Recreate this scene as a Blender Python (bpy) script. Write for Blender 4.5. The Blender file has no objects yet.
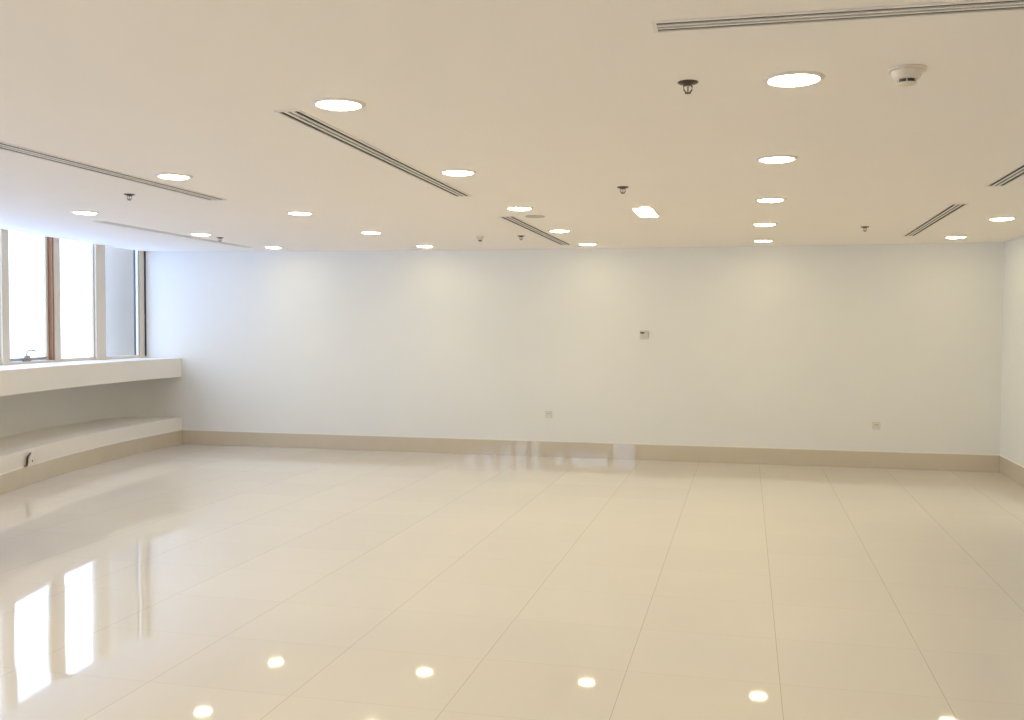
import bpy, bmesh, math
from mathutils import Vector, Matrix

S = bpy.context.scene
COL = S.collection

# ------------------------------------------------------------------ camera
FOC, YAW, PITCH, ROLL = 977.517, 0.23487, 0.03479, 0.00315
EYE = Vector((0, 0, 1.8))
FW = Vector((-math.sin(YAW)*math.cos(PITCH), math.cos(YAW)*math.cos(PITCH), -math.sin(PITCH)))
R0 = Vector((math.cos(YAW), math.sin(YAW), 0)); U0 = R0.cross(FW)
RT = math.cos(ROLL)*R0 + math.sin(ROLL)*U0
UP = -math.sin(ROLL)*R0 + math.cos(ROLL)*U0
cd = bpy.data.cameras.new('camera'); cam = bpy.data.objects.new('camera', cd); COL.objects.link(cam)
cd.sensor_fit = 'HORIZONTAL'; cd.sensor_width = 36.0; cd.lens = FOC*36/1024
cd.clip_start = 0.05; cd.clip_end = 200
cam.matrix_world = Matrix(((RT.x, UP.x, -FW.x, EYE.x), (RT.y, UP.y, -FW.y, EYE.y), (RT.z, UP.z, -FW.z, EYE.z), (0, 0, 0, 1)))
S.camera = cam

# ------------------------------------------------------------------ room measures
FAR, BACK, RIGHT = 13.192, -3.2, 3.09
def arc(y, x0, y0, r, ys):                # gently curved facade, straight once past ys
    if y > ys: return x0 + (y0-y)**2/r
    return x0 + (y0-ys)**2/r + 2*(y0-ys)/r*(ys-y)
def x_win(y):   return arc(y, -8.93, 12.0, 30, 8.5)
def x_sill(y):  return arc(y, -8.30, 12.7, 30, 8.8)
def x_riser(y): return arc(y, -8.29, 13.0, 28, 8.8)
def x_niche(y):                           # rounded where it meets the far wall
    x = arc(y, -9.25, 12.7, 20, 10.5)
    if y > FAR-.5: x += .5 - math.sqrt(max(0.0, .25-(y-FAR+.5)**2))
    return x
def zc(x, y):                             # the ceiling dips a little towards the middle of the room
    z = 2.854 + (0.00075*x*x if x < 0 else 0)
    if x < -8.0: z += (-8.0-x)*max(0, min(13.2-y, 4.0))*0.018
    return z
def slope_at(x): return math.atan(0.0015*x) if x < 0 else 0.0

# ------------------------------------------------------------------ materials
def mat(name, col, rough=0.5, metal=0.0, spec=0.5, noise=0.0, nscale=8.0, bump=0.0, bscale=60.0, coat=0.0):
    m = bpy.data.materials.new(name); m.use_nodes = True
    nt = m.node_tree; b = nt.nodes['Principled BSDF']
    b.inputs['Base Color'].default_value = (*col, 1); b.inputs['Roughness'].default_value = rough
    b.inputs['Metallic'].default_value = metal; b.inputs['Specular IOR Level'].default_value = spec
    b.inputs['Coat Weight'].default_value = coat; b.inputs['Coat Roughness'].default_value = 0.05
    tc = nt.nodes.new('ShaderNodeTexCoord')
    if noise:
        n = nt.nodes.new('ShaderNodeTexNoise'); n.inputs['Scale'].default_value = nscale
        n.inputs['Detail'].default_value = 3
        mr = nt.nodes.new('ShaderNodeMapRange'); mr.inputs['To Min'].default_value = 1-noise; mr.inputs['To Max'].default_value = 1+noise
        mx = nt.nodes.new('ShaderNodeVectorMath'); mx.operation = 'SCALE'; mx.inputs[0].default_value = col
        nt.links.new(tc.outputs['Object'], n.inputs['Vector']); nt.links.new(n.outputs['Fac'], mr.inputs['Value'])
        nt.links.new(mr.outputs[0], mx.inputs['Scale']); nt.links.new(mx.outputs[0], b.inputs['Base Color'])
    if bump:
        n2 = nt.nodes.new('ShaderNodeTexNoise'); n2.inputs['Scale'].default_value = bscale
        bp = nt.nodes.new('ShaderNodeBump'); bp.inputs['Strength'].default_value = bump; bp.inputs['Distance'].default_value = 0.002
        nt.links.new(tc.outputs['Object'], n2.inputs['Vector']); nt.links.new(n2.outputs['Fac'], bp.inputs['Height'])
        nt.links.new(bp.outputs[0], b.inputs['Normal'])
    return m
def emis(name, col, strength):
    m = bpy.data.materials.new(name); m.use_nodes = True
    nt = m.node_tree; b = nt.nodes['Principled BSDF']
    b.inputs['Base Color'].default_value = (.8, .8, .8, 1)
    b.inputs['Emission Color'].default_value = (*col, 1); b.inputs['Emission Strength'].default_value = strength
    return m

GROUND_COL = (1.65, 2.4, 4.2)
LAMP_COL = (1.0, 0.885, 0.53); LAMP_E = 31.0
SPOT_COL = (1.0, 0.885, 0.53); SPOT_W = 66.0
SKY_COL = (2.8, 3.3, 4.35);  SKY_E = 1.0
M = {}
M['wall'] = mat('wall_paint', (.83, .825, .80), .75, noise=.01, nscale=2, bump=.12, bscale=90, spec=.2)
M['ceil'] = mat('ceiling_paint', (.95, .90, .85), .85, noise=.01, nscale=2, spec=.15)
M['skirt'] = mat('beige_tile', (.61, .535, .42), .02, noise=.05, nscale=5, spec=1.0)
M['bead'] = mat('white_bead', (.86, .83, .78), .5)
M['sill'] = mat('sill_paint', (.86, .82, .77), .45, noise=.01)
M['frame'] = mat('cream_powder_coat', (.74, .66, .54), .45, noise=.02, nscale=4)
M['sash'] = mat('shaded_sash', (.42, .42, .42), .45, noise=.02)  # greyed frame coat: the shade on the sash rails is in the colour
M['brown'] = mat('brown_gasket', (.34, .17, .09), .6, noise=.1, nscale=20)
M['seal'] = mat('dark_seal', (.05, .05, .055), .85, noise=.05)
M['metal'] = mat('satin_handle', (.30, .285, .26), .4, metal=.2, noise=.03)
M['pier'] = mat('pier_render', (.34, .29, .235), .9, noise=.06, nscale=3)
M['lampring'] = mat('lamp_ring_white', (.82, .78, .72), .4, noise=.01)
M['grille_white'] = mat('grille_aluminium', (.84, .80, .74), .45, noise=.02)
M['grille_dark'] = mat('grille_slot_shade', (.025, .022, .02), .9, noise=.1)
M['brass'] = mat('sprinkler_bronze', (.09, .07, .05), .35, metal=.6, noise=.08, nscale=30)
M['bulb'] = mat('sprinkler_bulb', (.45, .30, .18), .2, noise=.05)
M['plastic'] = mat('ivory_plastic', (.76, .69, .58), .4, noise=.02)
M['plate'] = mat('greyish_plate', (.73, .71, .65), .35, noise=.02)
M['plate_line'] = mat('plate_recess', (.52, .48, .40), .5, noise=.02)
M['dark'] = mat('dark_plastic', (.06, .04, .03), .4, noise=.05)
M['cable'] = mat('cable_sheath', (.03, .018, .014), .5, noise=.05)
M['lamp'] = emis('warm_lamp', LAMP_COL, LAMP_E)

def glass_mat():
    m = bpy.data.materials.new('window_glass'); m.use_nodes = True
    nt = m.node_tree; nt.nodes.clear()
    o = nt.nodes.new('ShaderNodeOutputMaterial'); mx = nt.nodes.new('ShaderNodeMixShader')
    t = nt.nodes.new('ShaderNodeBsdfTransparent'); g = nt.nodes.new('ShaderNodeBsdfGlossy'); f = nt.nodes.new('ShaderNodeFresnel')
    t.inputs[0].default_value = (.95, .97, .97, 1); g.inputs['Roughness'].default_value = 0.01; f.inputs['IOR'].default_value = 1.45
    ge = nt.nodes.new('ShaderNodeNewGeometry'); mi = nt.nodes.new('ShaderNodeMix'); mi.inputs[2].default_value = 1.45; mi.inputs[3].default_value = 1/1.45   # same reflectance on both faces of the pane
    nt.links.new(ge.outputs['Backfacing'], mi.inputs[0]); nt.links.new(mi.outputs[0], f.inputs['IOR'])
    nt.links.new(f.outputs[0], mx.inputs[0]); nt.links.new(t.outputs[0], mx.inputs[1]); nt.links.new(g.outputs[0], mx.inputs[2])
    nt.links.new(mx.outputs[0], o.inputs[0]); return m
M['glass'] = glass_mat()

TW, TX0, TD, TY0 = 0.77423, -0.5879, 0.735, 5.05
def floor_mat():
    m = bpy.data.materials.new('polished_floor_tile'); m.use_nodes = True
    nt = m.node_tree; N = nt.nodes; L = nt.links; b = N['Principled BSDF']
    tc = N.new('ShaderNodeTexCoord'); sp = N.new('ShaderNodeSeparateXYZ'); L.new(tc.outputs['Object'], sp.inputs[0])
    def math_(op, a, c=None, d=None):
        n = N.new('ShaderNodeMath'); n.operation = op
        for i, v in enumerate((a, c, d)):
            if v is None: continue
            if isinstance(v, (int, float)): n.inputs[i].default_value = v
            else: L.new(v, n.inputs[i])
        return n.outputs[0]
    tx = math_('DIVIDE', math_('SUBTRACT', sp.outputs[0], TX0), TW)
    ty = math_('DIVIDE', math_('SUBTRACT', sp.outputs[1], TY0), TD)
    def edge(t, w):
        f = math_('FRACT', t); e = math_('MINIMUM', f, math_('SUBTRACT', 1.0, f))
        return math_('LESS_THAN', e, w)
    jx = edge(tx, .0018); jy = edge(ty, .0010)
    j = math_('MAXIMUM', jx, jy)
    cell = N.new('ShaderNodeCombineXYZ'); L.new(math_('FLOOR', tx), cell.inputs[0]); L.new(math_('FLOOR', ty), cell.inputs[1])
    wn = N.new('ShaderNodeTexWhiteNoise'); wn.noise_dimensions = '3D'; L.new(cell.outputs[0], wn.inputs['Vector'])
    no = N.new('ShaderNodeTexNoise'); no.inputs['Scale'].default_value = 1.3; no.inputs['Detail'].default_value = 4; L.new(tc.outputs['Object'], no.inputs['Vector'])
    k = math_('ADD', math_('MULTIPLY', wn.outputs['Value'], .02), math_('MULTIPLY', no.outputs['Fac'], .05))
    k = math_('ADD', k, .955)
    sc = N.new('ShaderNodeVectorMath'); sc.operation = 'SCALE'; sc.inputs[0].default_value = (.67, .625, .58); L.new(k, sc.inputs['Scale'])
    mx = N.new('ShaderNodeMix'); mx.data_type = 'RGBA'; L.new(math_('MULTIPLY', j, .65), mx.inputs[0]); L.new(sc.outputs[0], mx.inputs[6]); mx.inputs[7].default_value = (.26, .20, .13, 1)
    L.new(mx.outputs[2], b.inputs['Base Color'])
    b.inputs['Roughness'].default_value = 0.035; b.inputs['Specular IOR Level'].default_value = 0.36
    # every tile is laid a hair out of level, and its polish ripples a little
    rp = N.new('ShaderNodeTexNoise'); rp.inputs['Scale'].default_value = 2.2; rp.inputs['Detail'].default_value = 1; L.new(tc.outputs['Object'], rp.inputs['Vector'])
    def vm(op, a, c):
        n = N.new('ShaderNodeVectorMath'); n.operation = op
        for i, v in enumerate((a, c)):
            if isinstance(v, tuple): n.inputs[i].default_value = v
            else: L.new(v, n.inputs[i])
        return n.outputs[0]
    d1 = vm('MULTIPLY', vm('SUBTRACT', wn.outputs['Color'], (.5, .5, .5)), (.0068, .0068, 0))
    d2 = vm('MULTIPLY', vm('SUBTRACT', rp.outputs['Color'], (.5, .5, .5)), (.003, .003, 0))
    ge = N.new('ShaderNodeNewGeometry')
    nn = N.new('ShaderNodeVectorMath'); nn.operation = 'NORMALIZE'; L.new(vm('ADD', vm('ADD', ge.outputs['Normal'], d1), d2), nn.inputs[0])
    L.new(nn.outputs[0], b.inputs['Normal'])
    return m
M['floor'] = floor_mat()

# ------------------------------------------------------------------ helpers
def tag(o, label=None, cat=None, group=None, kind=None):
    for k, v in (('label', label), ('category', cat), ('group', group), ('kind', kind)):
        if v: o[k] = v
    return o
def empty(name, loc, rz=0.0, ry=0.0):
    o = bpy.data.objects.new(name, None); COL.objects.link(o)
    o.location = loc; o.rotation_euler = (0, ry, rz); o.empty_display_size = .1
    return o
def obj(name, bm, m, parent=None, smooth=False, bevel=0.0):
    bmesh.ops.recalc_face_normals(bm, faces=bm.faces)
    me = bpy.data.meshes.new(name); bm.to_mesh(me); bm.free()
    me.materials.append(M[m])
    if smooth:
        for p in me.polygons: p.use_smooth = True
        me.set_sharp_from_angle(angle=math.radians(40))
    o = bpy.data.objects.new(name, me); COL.objects.link(o)
    if parent: o.parent = parent
    if bevel:
        b = o.modifiers.new('bevel', 'BEVEL'); b.width = bevel; b.segments = 2; b.limit_method = 'ANGLE'
    return o
def copy_tree(o, parent=None):
    c = o.copy(); COL.objects.link(c)
    if parent: c.parent = parent
    for ch in o.children: copy_tree(ch, c)
    return c
def box(bm, a, b):
    (x0, y0, z0), (x1, y1, z1) = a, b
    v = [bm.verts.new(p) for p in ((x0,y0,z0),(x1,y0,z0),(x1,y1,z0),(x0,y1,z0),(x0,y0,z1),(x1,y0,z1),(x1,y1,z1),(x0,y1,z1))]
    for f in ((0,3,2,1),(4,5,6,7),(0,1,5,4),(1,2,6,5),(2,3,7,6),(3,0,4,7)): bm.faces.new([v[i] for i in f])
    return v
def lathe(bm, prof, n=40, close=False):
    rings = []
    for r, z in prof:
        if r < 1e-6: rings.append([bm.verts.new((0, 0, z))])
        else: rings.append([bm.verts.new((r*math.cos(2*math.pi*i/n), r*math.sin(2*math.pi*i/n), z)) for i in range(n)])
    seq = list(zip(rings, rings[1:]))
    if close: seq.append((rings[-1], rings[0]))
    for A, B in seq:
        for i in range(n):
            j = (i+1) % n
            if len(A) == 1 and len(B) == 1: continue
            if len(A) == 1: bm.faces.new((A[0], B[i], B[j]))
            elif len(B) == 1: bm.faces.new((A[i], B[0], A[j]))
            else: bm.faces.new((A[i], B[i], B[j], A[j]))
def tube(bm, pts, r, n=10):
    pts = [Vector(p) for p in pts]; rings = []
    rs = r if isinstance(r, (list, tuple)) else [r]*len(pts)
    ref = Vector((0, 0, 1))
    for i, p in enumerate(pts):
        t = (pts[min(i+1, len(pts)-1)] - pts[max(i-1, 0)]).normalized()
        a = t.cross(ref)
        if a.length < .1: a = t.cross(Vector((1, 0, 0)))
        a.normalize(); b = t.cross(a)
        rings.append([bm.verts.new(p + rs[i]*(math.cos(2*math.pi*k/n)*a + math.sin(2*math.pi*k/n)*b)) for k in range(n)])
    for A, B in zip(rings, rings[1:]):
        for i in range(n): bm.faces.new((A[i], A[(i+1) % n], B[(i+1) % n], B[i]))
    bm.faces.new(rings[0]); bm.faces.new(list(reversed(rings[-1])))
def strip(ys, xa, xb, za, zb):
    """solid that follows the facade: cross-section x in [xa(y), xb(y)], z in [za, zb] (za, zb may be functions of x, y)"""
    bm = bmesh.new(); rings = []
    g = lambda z, x, y: z(x, y) if callable(z) else z
    for y in ys:
        a, b = xa(y), xb(y)
        rings.append([bm.verts.new(p) for p in ((a, y, g(za, a, y)), (b, y, g(za, b, y)), (b, y, g(zb, b, y)), (a, y, g(zb, a, y)))])
    for A, B in zip(rings, rings[1:]):
        for i in range(4): bm.faces.new((A[i], A[(i+1) % 4], B[(i+1) % 4], B[i]))
    bm.faces.new(rings[0]); bm.faces.new(list(reversed(rings[-1])))
    return bm
YS = [BACK + (FAR-.5-BACK)*i/60 for i in range(60)] + [FAR-.5+.5*math.sin(math.pi/2*i/10) for i in range(11)]

# ------------------------------------------------------------------ the room
bm = bmesh.new(); box(bm, (-9.6, BACK-.2, -.15), (RIGHT+.2, FAR+.2, 0))
tag(obj('floor', bm, 'floor'), 'polished beige floor of large square tiles', kind='structure')

bm = bmesh.new(); nx, ny = 64, 40; lo = []; hi = []
X0, X1 = -9.5, RIGHT+.2
for j in range(ny+1):
    y = BACK-.2 + (FAR+.4-BACK)*j/ny
    X0 = x_win(min(y, FAR)) if y > BACK else x_win(BACK)
    lo.append([bm.verts.new((X0+(X1-X0)*i/nx, y, zc(X0+(X1-X0)*i/nx, y))) for i in range(nx+1)])
    hi.append([bm.verts.new((X0+(X1-X0)*i/nx, y, 3.2)) for i in range(nx+1)])
for j in range(ny):
    for i in range(nx):
        bm.faces.new((lo[j][i], lo[j+1][i], lo[j+1][i+1], lo[j][i+1])); bm.faces.new((hi[j][i], hi[j][i+1], hi[j+1][i+1], hi[j+1][i]))
for i in range(nx):
    bm.faces.new((lo[0][i], lo[0][i+1], hi[0][i+1], hi[0][i])); bm.faces.new((lo[ny][i+1], lo[ny][i], hi[ny][i], hi[ny][i+1]))
for j in range(ny):
    bm.faces.new((lo[j+1][0], lo[j][0], hi[j][0], hi[j+1][0])); bm.faces.new((lo[j][nx], lo[j+1][nx], hi[j+1][nx], hi[j][nx]))
tag(obj('ceiling', bm, 'ceil', smooth=True), 'plain white painted ceiling', kind='structure')

def wall_along_x(y0, y1, xs):
    bm = bmesh.new(); r = []
    for x in xs: r.append([bm.verts.new(p) for p in ((x, y0, 0), (x, y1, 0), (x, y1, zc(x, FAR)+.004), (x, y0, zc(x, FAR)+.004))])
    for A, B in zip(r, r[1:]):
        for i in range(4): bm.faces.new((A[i], A[(i+1) % 4], B[(i+1) % 4], B[i]))
    bm.faces.new(r[0]); bm.faces.new(list(reversed(r[-1])))
    return bm
bm = wall_along_x(FAR, FAR+.2, [-9.0+(RIGHT+9.2)*i/30 for i in range(31)]); box(bm, (-9.45, FAR, 0), (-9.0, FAR+.2, 1.2))
tag(obj('wall_far', bm, 'wall'), 'long plain white far wall', kind='structure')
XB = [-6.2, -5.75, -5.40, -5.25, -4.05, -3.93, -3.22, RIGHT+.2]     # the back wall has windows next to the facade
OPEN = {1: 1.98, 3: 1.98, 5: 1.30}
bm = bmesh.new()
for i in range(len(XB)-1):
    xa, xb = XB[i], XB[i+1]; top = 2.86
    if i in OPEN: box(bm, (xa, BACK-.2, 0), (xb, BACK, OPEN[i])); box(bm, (xa, BACK-.2, 2.62), (xb, BACK, top))
    else: box(bm, (xa, BACK-.2, 0), (xb, BACK, top))
tag(obj('wall_back', bm, 'wall'), kind='structure')
bm = bmesh.new(); box(bm, (RIGHT, BACK, 0), (RIGHT+.2, FAR, 2.852)); tag(obj('wall_right', bm, 'wall'), 'plain right side wall', kind='structure')

# facade side: niche back wall, ledge at the floor, sill slab
tag(obj('wall_left', strip(YS, lambda y: x_niche(y)-.12, x_niche, 0.0, 1.02), 'wall', smooth=True), 'recessed wall panel between sill and ledge', kind='structure')
tag(obj('trim_1', strip(YS, lambda y: min(x_niche(y), x_win(y)-.16)-.05, x_sill, 1.018, 1.30), 'sill', bevel=.004), 'deep white curved window sill', kind='structure')
tag(obj('trim_2', strip(YS, x_niche, x_riser, 0.0, .40), 'sill', bevel=.004), 'low white curved ledge above the skirting', kind='structure')
tag(obj('baseboard_left', strip(YS, x_riser, lambda y: x_riser(y)+.014, 0.0, .208), 'skirt', bevel=.002), kind='structure')
xl = x_riser(FAR)
bm = bmesh.new(); box(bm, (xl+.014, FAR-.014, 0), (RIGHT-.014, FAR, .207)); tag(obj('baseboard_far', bm, 'skirt', bevel=.002), 'glossy beige tile skirting on the far wall', kind='structure')
bm = bmesh.new(); box(bm, (RIGHT-.014, BACK+.014, 0), (RIGHT, FAR, .207)); tag(obj('baseboard_right', bm, 'skirt', bevel=.002), kind='structure')
bm = bmesh.new(); box(bm, (x_riser(BACK)+.014, BACK, 0), (RIGHT-.014, BACK+.014, .207)); tag(obj('baseboard_back', bm, 'skirt', bevel=.002), kind='structure')
bm = bmesh.new(); box(bm, (xl+.01, FAR-.008, .207), (RIGHT-.008, FAR, .222)); tag(obj('trim_3', bm, 'bead'), 'thin white bead along the skirting top', kind='structure')
bm = bmesh.new(); box(bm, (RIGHT-.008, BACK, .207), (RIGHT, FAR, .222)); tag(obj('trim_4', bm, 'bead'), kind='structure')
tag(obj('trim_5', strip(YS, x_riser, lambda y: x_riser(y)+.008, .208, .222), 'bead'), kind='structure')

# ------------------------------------------------------------------ windows of the curved facade
def build_window(n, y0, y1, post, sashed, last=False):
    """bay between y0 and y1 along the facade, its post standing at the y0 side; local x runs along the facade, local y points outside"""
    P0 = Vector((x_win(y0), y0, 0)); P1 = Vector((x_win(y1), y1, 0)); d = P1-P0; W = d.length
    rz = math.atan2(d.y, d.x)
    root = empty('window_%d' % n, (P0.x, P0.y, 1.30), rz)
    tag(root, kind='structure')
    H = 3.2 - 1.30
    bm = bmesh.new()
    box(bm, (0, .001, 0), (post, .13, H))                     # post
    e = W if not last else W-.20
    box(bm, (post, .012, 0), (W, .13, .030)); box(bm, (post, .05, H-.045), (W, .13, H))
    if last:                                                  # wide end jamb against the far wall
        box(bm, (W-.122, .02, .03), (W-.016, .13, H-.045))
        obj('window_frame', bm, 'frame', root, bevel=.003)
        b2 = bmesh.new(); box(b2, (W-.134, .045, .03), (W-.122, .12, H-.045)); box(b2, (W-.016, .003, .03), (W-.001, .12, H-.045))
        obj('seal_strip', b2, 'seal', root)
        lo_, hi_ = post, W-.134
    else:
        obj('window_frame', bm, 'frame', root, bevel=.003); lo_, hi_ = post, W
    if sashed:
        b = bmesh.new(); w = .045
        box(b, (lo_+.004, .075, .034), (lo_+.02, .115, H-.05)); box(b, (hi_-w-.03, .075, .034), (hi_-.03, .115, H-.05))
        s_ = obj('sash', b, 'frame', root, bevel=.003)
        b = bmesh.new(); box(b, (lo_+.02, .075, .034), (hi_-w-.03, .115, .075)); box(b, (lo_+.02, .075, H-.085), (hi_-w-.03, .115, H-.05))
        obj('sash_rail', b, 'sash', s_, bevel=.003)
        b = bmesh.new(); box(b, (hi_-.028, .012, .03), (hi_-.001, .115, H-.045)); obj('reveal_strip', b, 'brown', root)
        b = bmesh.new(); box(b, (lo_+.02, .09, .075), (hi_-w-.03, .098, H-.085)); obj('pane', b, 'glass', s_)
        # crank handle
        hx = lo_ + .33
        b = bmesh.new(); box(b, (hx, .035, .030), (hx+.13, .075, .062)); box(b, (hx+.025, .03, .062), (hx+.10, .07, .105))
        h = obj('handle', b, 'metal', root, bevel=.006)
        b = bmesh.new(); tube(b, [(hx+.05, .048, .10), (hx+.055, .046, .14), (hx+.08, .043, .165), (hx+.13, .038, .170), (hx+.19, .03, .163), (hx+.23, .026, .150)], [.009, .009, .009, .0085, .010, .007]); obj('handle_lever', b, 'metal', h, smooth=True)
    else:
        b = bmesh.new(); w = .018
        for a in ((lo_, .035, .03, lo_+.012, .07, H-.045), (hi_-w, .035, .03, hi_, .07, H-.045), (lo_+.012, .035, .03, hi_-w, .07, .042), (lo_+.012, .035, H-.063, hi_-w, .07, H-.045)):
            box(b, a[:3], a[3:])
        obj('glazing_bead', b, 'frame' if not last else 'bead', root, bevel=.002)
        b = bmesh.new(); box(b, (lo_+.012, .048, .042), (hi_-w, .056, H-.063)); obj('pane', b, 'glass', root)
        b = bmesh.new(); box(b, (lo_-.001, .010, .03), (lo_+.005, .034, H-.045)); obj('seal_strip', b, 'seal', root)
    return root
posts = [(12.08, .20), (11.20, .12), (10.15, .14)]
y = 10.15
while y > BACK + 1.0:
    y -= 1.02 * math.cos(math.atan(min(.4, 2*(12-max(y, 8.5))/30)))
    posts.append((y, .14))
posts[-1] = (posts[-1][0], .14)
labels = {1: 'narrow fixed window beside the far wall, grey pier outside', 2: 'bright fixed window, second from the far wall',
          3: 'bright opening window with a crank handle, third from the far wall', 4: 'window cut by the left edge of the picture'}
for i, (yp, w) in enumerate(posts):
    y1 = FAR if i == 0 else posts[i-1][0]
    r = build_window(i+1, yp, y1, w, sashed=(i % 3 == 2), last=(i == 0))
    if i+1 in labels: r['label'] = labels[i+1]
for q, (i, zb) in enumerate(OPEN.items()):
    root = empty('window_%d' % (len(posts)+1+q), (XB[i], BACK, zb)); tag(root, kind='structure'); wd, hg = XB[i+1]-XB[i], 2.62-zb
    bm = bmesh.new()
    for a in ((0, -.10, 0, .03, -.05, hg), (wd-.03, -.10, 0, wd, -.05, hg), (.03, -.10, 0, wd-.03, -.05, .03), (.03, -.10, hg-.03, wd-.03, -.05, hg)): box(bm, a[:3], a[3:])
    obj('window_frame', bm, 'frame', root); bm = bmesh.new(); box(bm, (.03, -.08, .03), (wd-.03, -.072, hg-.03)); obj('pane', bm, 'glass', root)
# last stretch of facade down to the back wall
yb = posts[-1][0]
tag(obj('wall_left_end', strip([BACK, yb], lambda y: x_win(y)-.12, x_win, 1.30, 3.2), 'wall'), kind='structure').name = 'trim_6'

# sky portals in the openings (sampling aid only: they emit nothing of their own)
def portal(ya, yb):
    a = Vector((x_win(ya)-.25, ya, 2.08)); b = Vector((x_win(yb)-.25, yb, 2.08)); d = b-a
    l = bpy.data.lights.new('sky_portal', 'AREA'); l.shape = 'RECTANGLE'; l.size = d.length; l.size_y = 1.7
    l.cycles.is_portal = True
    o = bpy.data.objects.new('sky_portal', l); COL.objects.link(o)
    xax = d.normalized(); zax = Vector((-xax.y, xax.x, 0))      # -z must point into the room
    if zax.x > 0: zax = -zax
    yax = zax.cross(xax)
    o.matrix_world = Matrix(((xax.x, yax.x, zax.x, (a+b).x/2), (xax.y, yax.y, zax.y, (a+b).y/2), (xax.z, yax.z, zax.z, 2.08), (0, 0, 0, 1)))
portal(BACK, 3.0); portal(3.0, 8.0); portal(8.0, 13.15)

# round pier outside the last window
root = empty('exterior_column', (-9.56, 13.76, 0)); tag(root, 'grey rounded column standing outside the window nearest the far wall', 'column')
bm = bmesh.new(); lathe(bm, [(0, -.5), (.50, -.5), (.50, 3.6), (0, 3.6)], 64); obj('shaft', bm, 'pier', root, smooth=True)
bm = bmesh.new(); lathe(bm, [(.499, 1.10), (.51, 1.10), (.51, 1.16), (.499, 1.16)], 64, True); obj('joint_band', bm, 'pier', root, smooth=True)

# ------------------------------------------------------------------ ceiling fittings
def on_ceiling(o, x, y):
    o.location = (x, y, zc(x, y)); o.rotation_euler = (0, -slope_at(x), o.rotation_euler[2]); return o
def make_downlight():
    root = empty('downlight', (0, 0, 0))
    bm = bmesh.new(); lathe(bm, [(.104, .004), (.104, -.007), (.110, -.010), (.122, -.007), (.129, -.001), (.129, .004)], 48, True)
    obj('trim_ring', bm, 'lampring', root, smooth=True)
    bm = bmesh.new(); lathe(bm, [(.1045, .003), (.1045, -.004), (.098, -.011), (.075, -.0165), (.04, -.0195), (0, -.0205)], 48)  # domed down past the ring so the lamp's bloom is built into the shape
    obj('diffuser', bm, 'lamp', root, smooth=True)
    l = bpy.data.lights.new('bulb', 'SPOT'); l.energy = SPOT_W; l.color = SPOT_COL     # the downward beam of the fitting
    l.spot_size = math.radians(86); l.spot_blend = 1.0; l.shadow_soft_size = .08
    o = bpy.data.objects.new('bulb', l); COL.objects.link(o); o.parent = root; o.location = (0, 0, -.03)
    return root
D0 = make_downlight()
LC = 'round ceiling downlight '
seen = [
 (-6.4, 12.48, 'farthest row, leftmost, above the far wall'), (-4.19, 12.48, 'farthest row, second from the left'),
 (-1.99, 12.46, 'farthest row, middle one, just past a slot grille'), (0.19, 12.38, 'farthest row, last of the straight column on the right'),
 (2.36, 12.3, 'farthest row, rightmost, beside the end of a slot grille'),
 (-6.331, 10.51, 'small, beside the slot grille nearest the windows'), (-4.183, 10.536, 'second row from the far wall, second from the left'),
 (-2.017, 10.668, 'second row from the far wall, right beside the middle slot grille'), (0.174, 10.392, 'second row from the far wall, in the straight column on the right'),
 (2.388, 10.316, 'rightmost of all, near the right edge'),
 (-6.206, 8.241, 'leftmost of all, above the windows'), (-4.126, 8.586, 'third row from the far wall, second from the left'),
 (-1.985, 8.565, 'third row from the far wall, above a round cover plate'), (0.184, 8.404, 'third row from the far wall, in the straight column on the right'),
 (-3.995, 6.281, 'beside the long slot grille that runs off the left edge'), (-1.938, 6.486, 'fourth row, at the far end of the striking black slot grille'),
 (0.176, 6.381, 'fourth row, second nearest in the straight column on the right'),
 (-1.901, 4.378, 'large near one at the near end of the left-centre slot grille'), (0.185, 4.353, 'largest and nearest one, between sprinkler and smoke detector')]
first = True
dim = [c for c in D0.children if c.type == 'LIGHT'][0].data.copy(); dim.energy = SPOT_W*.25
full = [c for c in D0.children if c.type == 'LIGHT'][0].data
for x, y, l in seen:
    o = D0 if first else copy_tree(D0); first = False
    for ch in o.children:
        if ch.type == 'LIGHT': ch.data = full
    if y > 12:                                            # the row along the far wall is dimmed
        for ch in o.children:
            if ch.type == 'LIGHT': ch.data = dim
    on_ceiling(o, x, y); tag(o, LC + l, 'ceiling light', 'round downlights in the ceiling')
for x, y in [(-4.1, 4.4)] + [(a, b) for b in (2.35, .3, -1.75) for a in (-4.1, -1.95, .19) if a > x_sill(b)+.5]:
    o = copy_tree(D0)
    for ch in o.children:
        if ch.type == 'LIGHT': ch.data = full
    on_ceiling(o, x, y); tag(o, 'round ceiling downlight outside the picture, nearer the camera side', 'ceiling light', 'round downlights beyond the frame')

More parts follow.
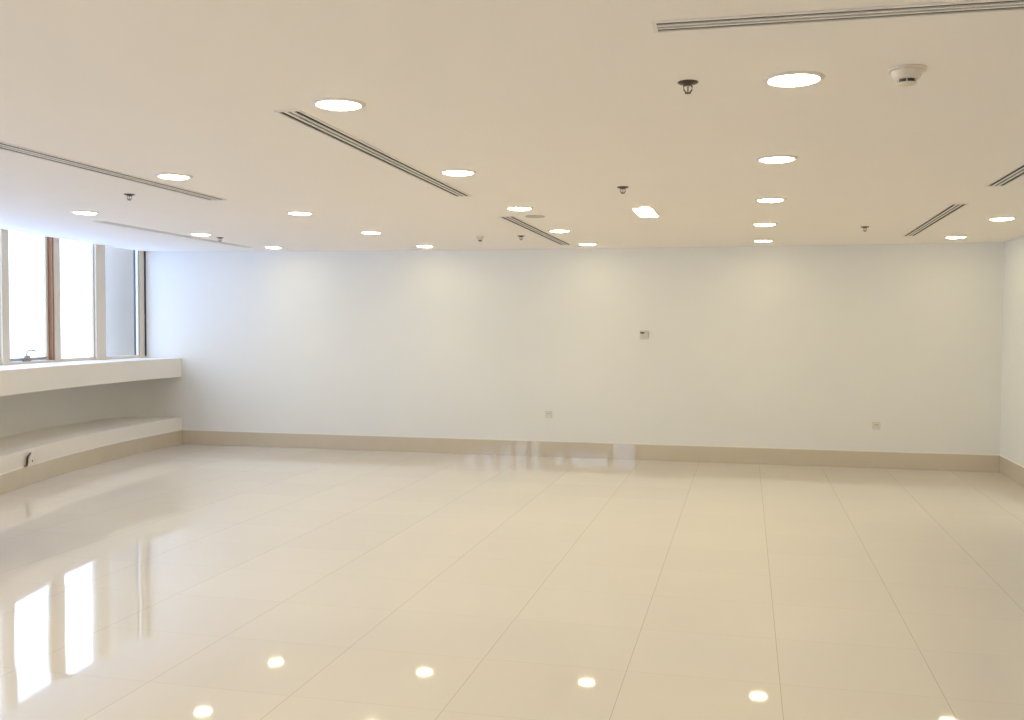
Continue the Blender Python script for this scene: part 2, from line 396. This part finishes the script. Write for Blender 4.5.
def make_grille(xa, ya, xb, yb, Wd, label, nslot=3):
    """slot diffuser lying under the ceiling from one end point to the other"""
    root = empty('slot_grille', (0, 0, 0)); on_ceiling(root, (xa+xb)/2, (ya+yb)/2)
    Lh = math.hypot(xb-xa, yb-ya)/2; rz = math.atan2(yb-ya, xb-xa) - math.pi/2
    root.rotation_euler = (0, 0 if abs(rz) > 1 else -slope_at((xa+xb)/2), rz)
    tag(root, label, 'air vent', 'linear slot grilles in the ceiling')
    fl = .015
    bm = bmesh.new(); box(bm, (-Wd/2+.004, -Lh+.004, -.0015), (Wd/2-.004, Lh-.004, .001)); obj('slot_shade', bm, 'grille_dark', root)  # flat near-black sheet standing in for the shade inside the slots
    bm = bmesh.new()
    box(bm, (-Wd/2, -Lh, -.006), (-Wd/2+fl, Lh, .001)); box(bm, (Wd/2-fl, -Lh, -.006), (Wd/2, Lh, .001))
    box(bm, (-Wd/2+fl, -Lh, -.006), (Wd/2-fl, -Lh+.014, .001)); box(bm, (-Wd/2+fl, Lh-.014, -.006), (Wd/2-fl, Lh, .001))
    obj('flange', bm, 'grille_white', root)
    pitch = (Wd-2*fl)/nslot; hb = pitch*.25
    for k in range(1, nslot):
        xx = -Wd/2+fl + pitch*k
        bm = bmesh.new(); box(bm, (xx-hb, -Lh+.014, -.006), (xx+hb, Lh-.014, .001)); obj('blade', bm, 'grille_white', root)
    return root
make_grille(-2.208, 4.455, -2.253, 7.70, .135, 'long black slot grille left of centre, between the two nearest left downlights')
make_grille(-2.264, 9.20, -2.285, 12.55, .15, 'short-looking slot grille in the middle of the ceiling near the far wall')
make_grille(1.76, 9.03, 1.813, 12.08, .135, 'slot grille on the right side of the ceiling, fully in view')
make_grille(1.775, 4.8, 1.787, 7.945, .135, 'slot grille cut off by the right edge of the picture')
make_grille(-4.315, 4.2, -4.39, 7.56, .165, 'slot grille running off the left edge above the windows')
make_grille(-6.62, 8.98, -6.78, 12.46, .125, 'thin slot grille closest to the windows')
make_grille(-.33, 3.494, 2.9, 3.535, .125, 'slot grille running crosswise at the top right edge')

def make_sprinkler():
    root = empty('sprinkler', (0, 0, 0))
    bm = bmesh.new(); lathe(bm, [(0, .002), (.046, .002), (.047, -.003), (.040, -.008), (.022, -.011), (.014, -.017), (0, -.017)], 32); obj('escutcheon', bm, 'brass', root, smooth=True)
    bm = bmesh.new()
    for s in (-1, 1): tube(bm, [(s*.012, 0, -.014), (s*.020, 0, -.022), (s*.019, 0, -.038), (s*.010, 0, -.050), (0, 0, -.054)], .0034, 8)
    obj('yoke', bm, 'brass', root, smooth=True)
    bm = bmesh.new(); tube(bm, [(0, 0, -.016), (0, 0, -.048)], .0035, 10); obj('bulb', bm, 'bulb', root, smooth=True)
    bm = bmesh.new(); lathe(bm, [(0, -.053), (.013, -.053), (.014, -.056), (0, -.058)], 24); obj('deflector', bm, 'brass', root, smooth=True)
    return root
S0 = make_sprinkler()
for i, (x, y, r, l) in enumerate([
    (-.256, 4.316, .35, 'largest ceiling sprinkler, left of the biggest downlight'),
    (-.92, 7.435, .1, 'ceiling sprinkler above the rectangular lamp'),
    (-2.584, 11.232, .5, 'small ceiling sprinkler left of the middle slot grille near the far wall'),
    (-4.944, 7.124, .2, 'ceiling sprinkler under the left-edge slot grille'),
    (-6.353, 10.982, .6, 'small ceiling sprinkler beside the thin slot grille nearest the windows'),
    (1.202, 10.893, .3, 'small ceiling sprinkler between the right downlight column and the right slot grille')]):
    o = S0 if i == 0 else copy_tree(S0)
    o.rotation_euler = (0, 0, r); o.scale = (.95, .95, .88); on_ceiling(o, x, y); tag(o, l, 'sprinkler', 'ceiling sprinklers')

def make_detector():
    root = empty('smoke_detector', (0, 0, 0))
    bm = bmesh.new(); lathe(bm, [(0, .002), (.076, .002), (.078, -.004), (.074, -.010), (0, -.010)], 48); obj('base_plate', bm, 'plastic', root, smooth=True)
    bm = bmesh.new(); lathe(bm, [(0, -.009), (.062, -.009), (.060, -.020), (.054, -.034), (.047, -.042), (.039, -.0445), (0, -.0445)], 48); obj('housing', bm, 'plastic', root, smooth=True)
    bm = bmesh.new(); lathe(bm, [(0, -.043), (.036, -.043), (.036, -.058), (0, -.058)], 36); obj('sensor_slot', bm, 'dark', root, smooth=True)
    bm = bmesh.new(); box(bm, (.033, -.0025, -.0585), (.0385, .0025, -.0445)); rib = obj('slot_rib', bm, 'plastic', root)
    for k in range(6):
        if k: rib = rib.copy(); COL.objects.link(rib)
        rib.rotation_euler = (0, 0, math.pi*2*k/6 + .1 - YAW - math.pi/2)
    bm = bmesh.new(); lathe(bm, [(0, -.0575), (.039, -.0575), (.036, -.063), (.018, -.067), (0, -.0675)], 36); obj('cap', bm, 'plastic', root, smooth=True)
    return root
T0 = make_detector(); on_ceiling(T0, .627, 4.296); tag(T0, 'cream domed smoke detector right of the biggest downlight', 'smoke detector', 'ceiling smoke detectors')
T1 = copy_tree(T0); T1.rotation_euler = (0, 0, .9); on_ceiling(T1, -3.087, 11.246); tag(T1, 'tiny smoke detector near the far wall, left of a sprinkler', 'smoke detector', 'ceiling smoke detectors')
for ch in T1.children: ch.scale = (.62, .62, 1)

root = empty('cover_plate', (0, 0, 0)); on_ceiling(root, -1.987, 9.234); tag(root, 'round unlit beige cover plate on the ceiling, below a lit downlight', 'cover plate')
bm = bmesh.new(); lathe(bm, [(0, .002), (.092, .002), (.096, -.003), (.090, -.009), (.055, -.012), (0, -.012)], 40); obj('disc', bm, 'plate_line', root, smooth=True)
bm = bmesh.new(); lathe(bm, [(0, -.0115), (.006, -.0115), (.005, -.0145), (0, -.015)], 16); obj('screw', bm, 'metal', root, smooth=True)

# rectangular lamp with its small lit end
root = empty('panel_lamp', (0, 0, 0)); on_ceiling(root, -.912, 9.09); tag(root, 'bright rectangular ceiling lamp with a small spot at its near end', 'ceiling lamp')
bm = bmesh.new(); w, l = .095, .33
for a in ((-w, -l, -.010, -w+.010, l, .003), (w-.010, -l, -.010, w, l, .003), (-w+.010, -l, -.010, w-.010, -l+.010, .003), (-w+.010, l-.010, -.010, w-.010, l, .003)): box(bm, a[:3], a[3:])
obj('housing', bm, 'grille_white', root, bevel=.003)
bm = bmesh.new(); box(bm, (-w+.009, -l+.009, -.012), (w-.009, l-.009, .001)); obj('diffuser', bm, 'lamp', root, bevel=.006)
bm = bmesh.new(); lathe(bm, [(0, .001), (.018, .001), (.018, -.010), (.012, -.016), (0, -.018)], 24)
o = obj('spot', bm, 'lamp', root, smooth=True); o.location = (.03, -l-.045, 0)

# ------------------------------------------------------------------ plates on the far wall
def wall_plate(name, x, z, w, h, label, cat, m='plate'):
    root = empty(name, (x, FAR, z)); tag(root, label, cat)
    bm = bmesh.new(); box(bm, (-w/2-.003, -.003, -h/2-.003), (w/2+.003, .004, h/2+.003)); obj('back_box', bm, 'plate_line', root)
    bm = bmesh.new(); box(bm, (-w/2, -.011, -h/2), (w/2, -.002, h/2)); obj('faceplate', bm, m, root, bevel=.003)
    return root
for nm, x, z, l in (('wall_socket', -2.634, .582, 'small pale square socket low on the far wall, left of centre'), ('wall_socket', 1.632, .54, 'small beige square socket low on the far wall, right side')):
    r = wall_plate(nm, x, z, .088, .088, l, 'socket')
    bm = bmesh.new(); box(bm, (-.024, -.0125, .006), (.024, -.0108, .022)); box(bm, (-.026, -.0125, -.022), (-.010, -.0108, -.012)); box(bm, (.010, -.0125, -.022), (.026, -.0108, -.012)); obj('socket_hole', bm, 'plate_line', r)
    bm = bmesh.new(); box(bm, (.026, -.015, .024), (.036, -.0108, .036)); obj('switch', bm, 'plastic', r, bevel=.001)
r = wall_plate('thermostat', -1.332, 1.685, .108, .108, 'beige square thermostat with a dark display, high on the far wall', 'thermostat', 'plastic')
bm = bmesh.new(); box(bm, (-.050, -.026, -.050), (.050, -.010, .050)); obj('body', bm, 'plate', r, bevel=.005)
bm = bmesh.new(); box(bm, (-.048, -.029, .018), (.006, -.0255, .038)); obj('display', bm, 'dark', r)
bm = bmesh.new(); lathe(bm, [(0, 0), (.009, 0), (.008, .004), (0, .004)], 16); o = obj('button', bm, 'plate_line', r, smooth=True); o.location = (.031, -.0255, .028); o.rotation_euler = (math.pi/2, 0, 0)
bm = bmesh.new()
for k in range(4): box(bm, (-.034, -.0272, -.034+k*.010), (.034, -.0255, -.031+k*.010))
obj('vent_slot', bm, 'plate_line', r)

# ------------------------------------------------------------------ socket and cable stub on the low ledge
ys = 9.45; sl = math.atan2(1, -(x_riser(ys+.1)-x_riser(ys-.1))/.2 * -1)
dx = (x_riser(ys+.1)-x_riser(ys-.1))/.2
rz = math.atan2(1, dx) - math.pi/2         # local y along the riser, local +x into the room
root = empty('wall_socket', (x_riser(ys), ys, .285), rz); tag(root, 'square socket on the low ledge under the windows', 'socket')
bm = bmesh.new(); box(bm, (.001, -.062, -.058), (.012, .062, .062)); obj('faceplate', bm, 'sill', root, bevel=.004)
bm = bmesh.new(); box(bm, (.0115, -.034, -.036), (.0135, -.010, -.014)); obj('socket_hole', bm, 'dark', root)
bm = bmesh.new(); box(bm, (.0115, .018, -.030), (.0135, .032, -.020)); obj('switch', bm, 'plate_line', root)
yc = 9.28
root = empty('power_cable', (x_riser(yc), yc, .222), rz); tag(root, 'short bent black cable stub poking from the low ledge beside its socket', 'cable')
bm = bmesh.new(); tube(bm, [(.014, -.012, -.004), (.020, 0, .012), (.022, .008, .04), (.022, .010, .075), (.022, .020, .098), (.020, .055, .116), (.018, .100, .136)], [.008, .012, .012, .012, .012, .009, .007]); obj('sheath', bm, 'cable', root, smooth=True)
bm = bmesh.new(); box(bm, (.001, -.030, -.006), (.03, .014, .010)); obj('clip', bm, 'brown', root, bevel=.003)

# ------------------------------------------------------------------ daylight, world, view
w = bpy.data.worlds.new('world'); S.world = w; w.use_nodes = True
nt = w.node_tree; bg = nt.nodes['Background']
tc = nt.nodes.new('ShaderNodeTexCoord'); sp = nt.nodes.new('ShaderNodeSeparateXYZ'); cr = nt.nodes.new('ShaderNodeValToRGB')
cr.color_ramp.elements[0].position = .46; cr.color_ramp.elements[0].color = (*[c/8 for c in GROUND_COL], 1)
cr.color_ramp.elements[1].position = .50; cr.color_ramp.elements[1].color = (*[c/8 for c in SKY_COL], 1)
mr = nt.nodes.new('ShaderNodeMapRange'); mr.inputs['From Min'].default_value = -1; mr.inputs['From Max'].default_value = 1
nt.links.new(tc.outputs['Generated'], sp.inputs[0]); nt.links.new(sp.outputs[2], mr.inputs['Value'])
nt.links.new(mr.outputs[0], cr.inputs[0]); nt.links.new(cr.outputs[0], bg.inputs['Color']); bg.inputs['Strength'].default_value = 8*SKY_E

S.view_settings.view_transform = 'Standard'; S.view_settings.look = 'None'
S.view_settings.gamma = 1.0; S.view_settings.use_curve_mapping = False
S.view_settings.exposure = 0.12
S.cycles.use_denoising = True
S.cycles.max_bounces = 12; S.cycles.diffuse_bounces = 7; S.cycles.glossy_bounces = 6; S.cycles.transparent_max_bounces = 12
S.cycles.sample_clamp_indirect = 8.0
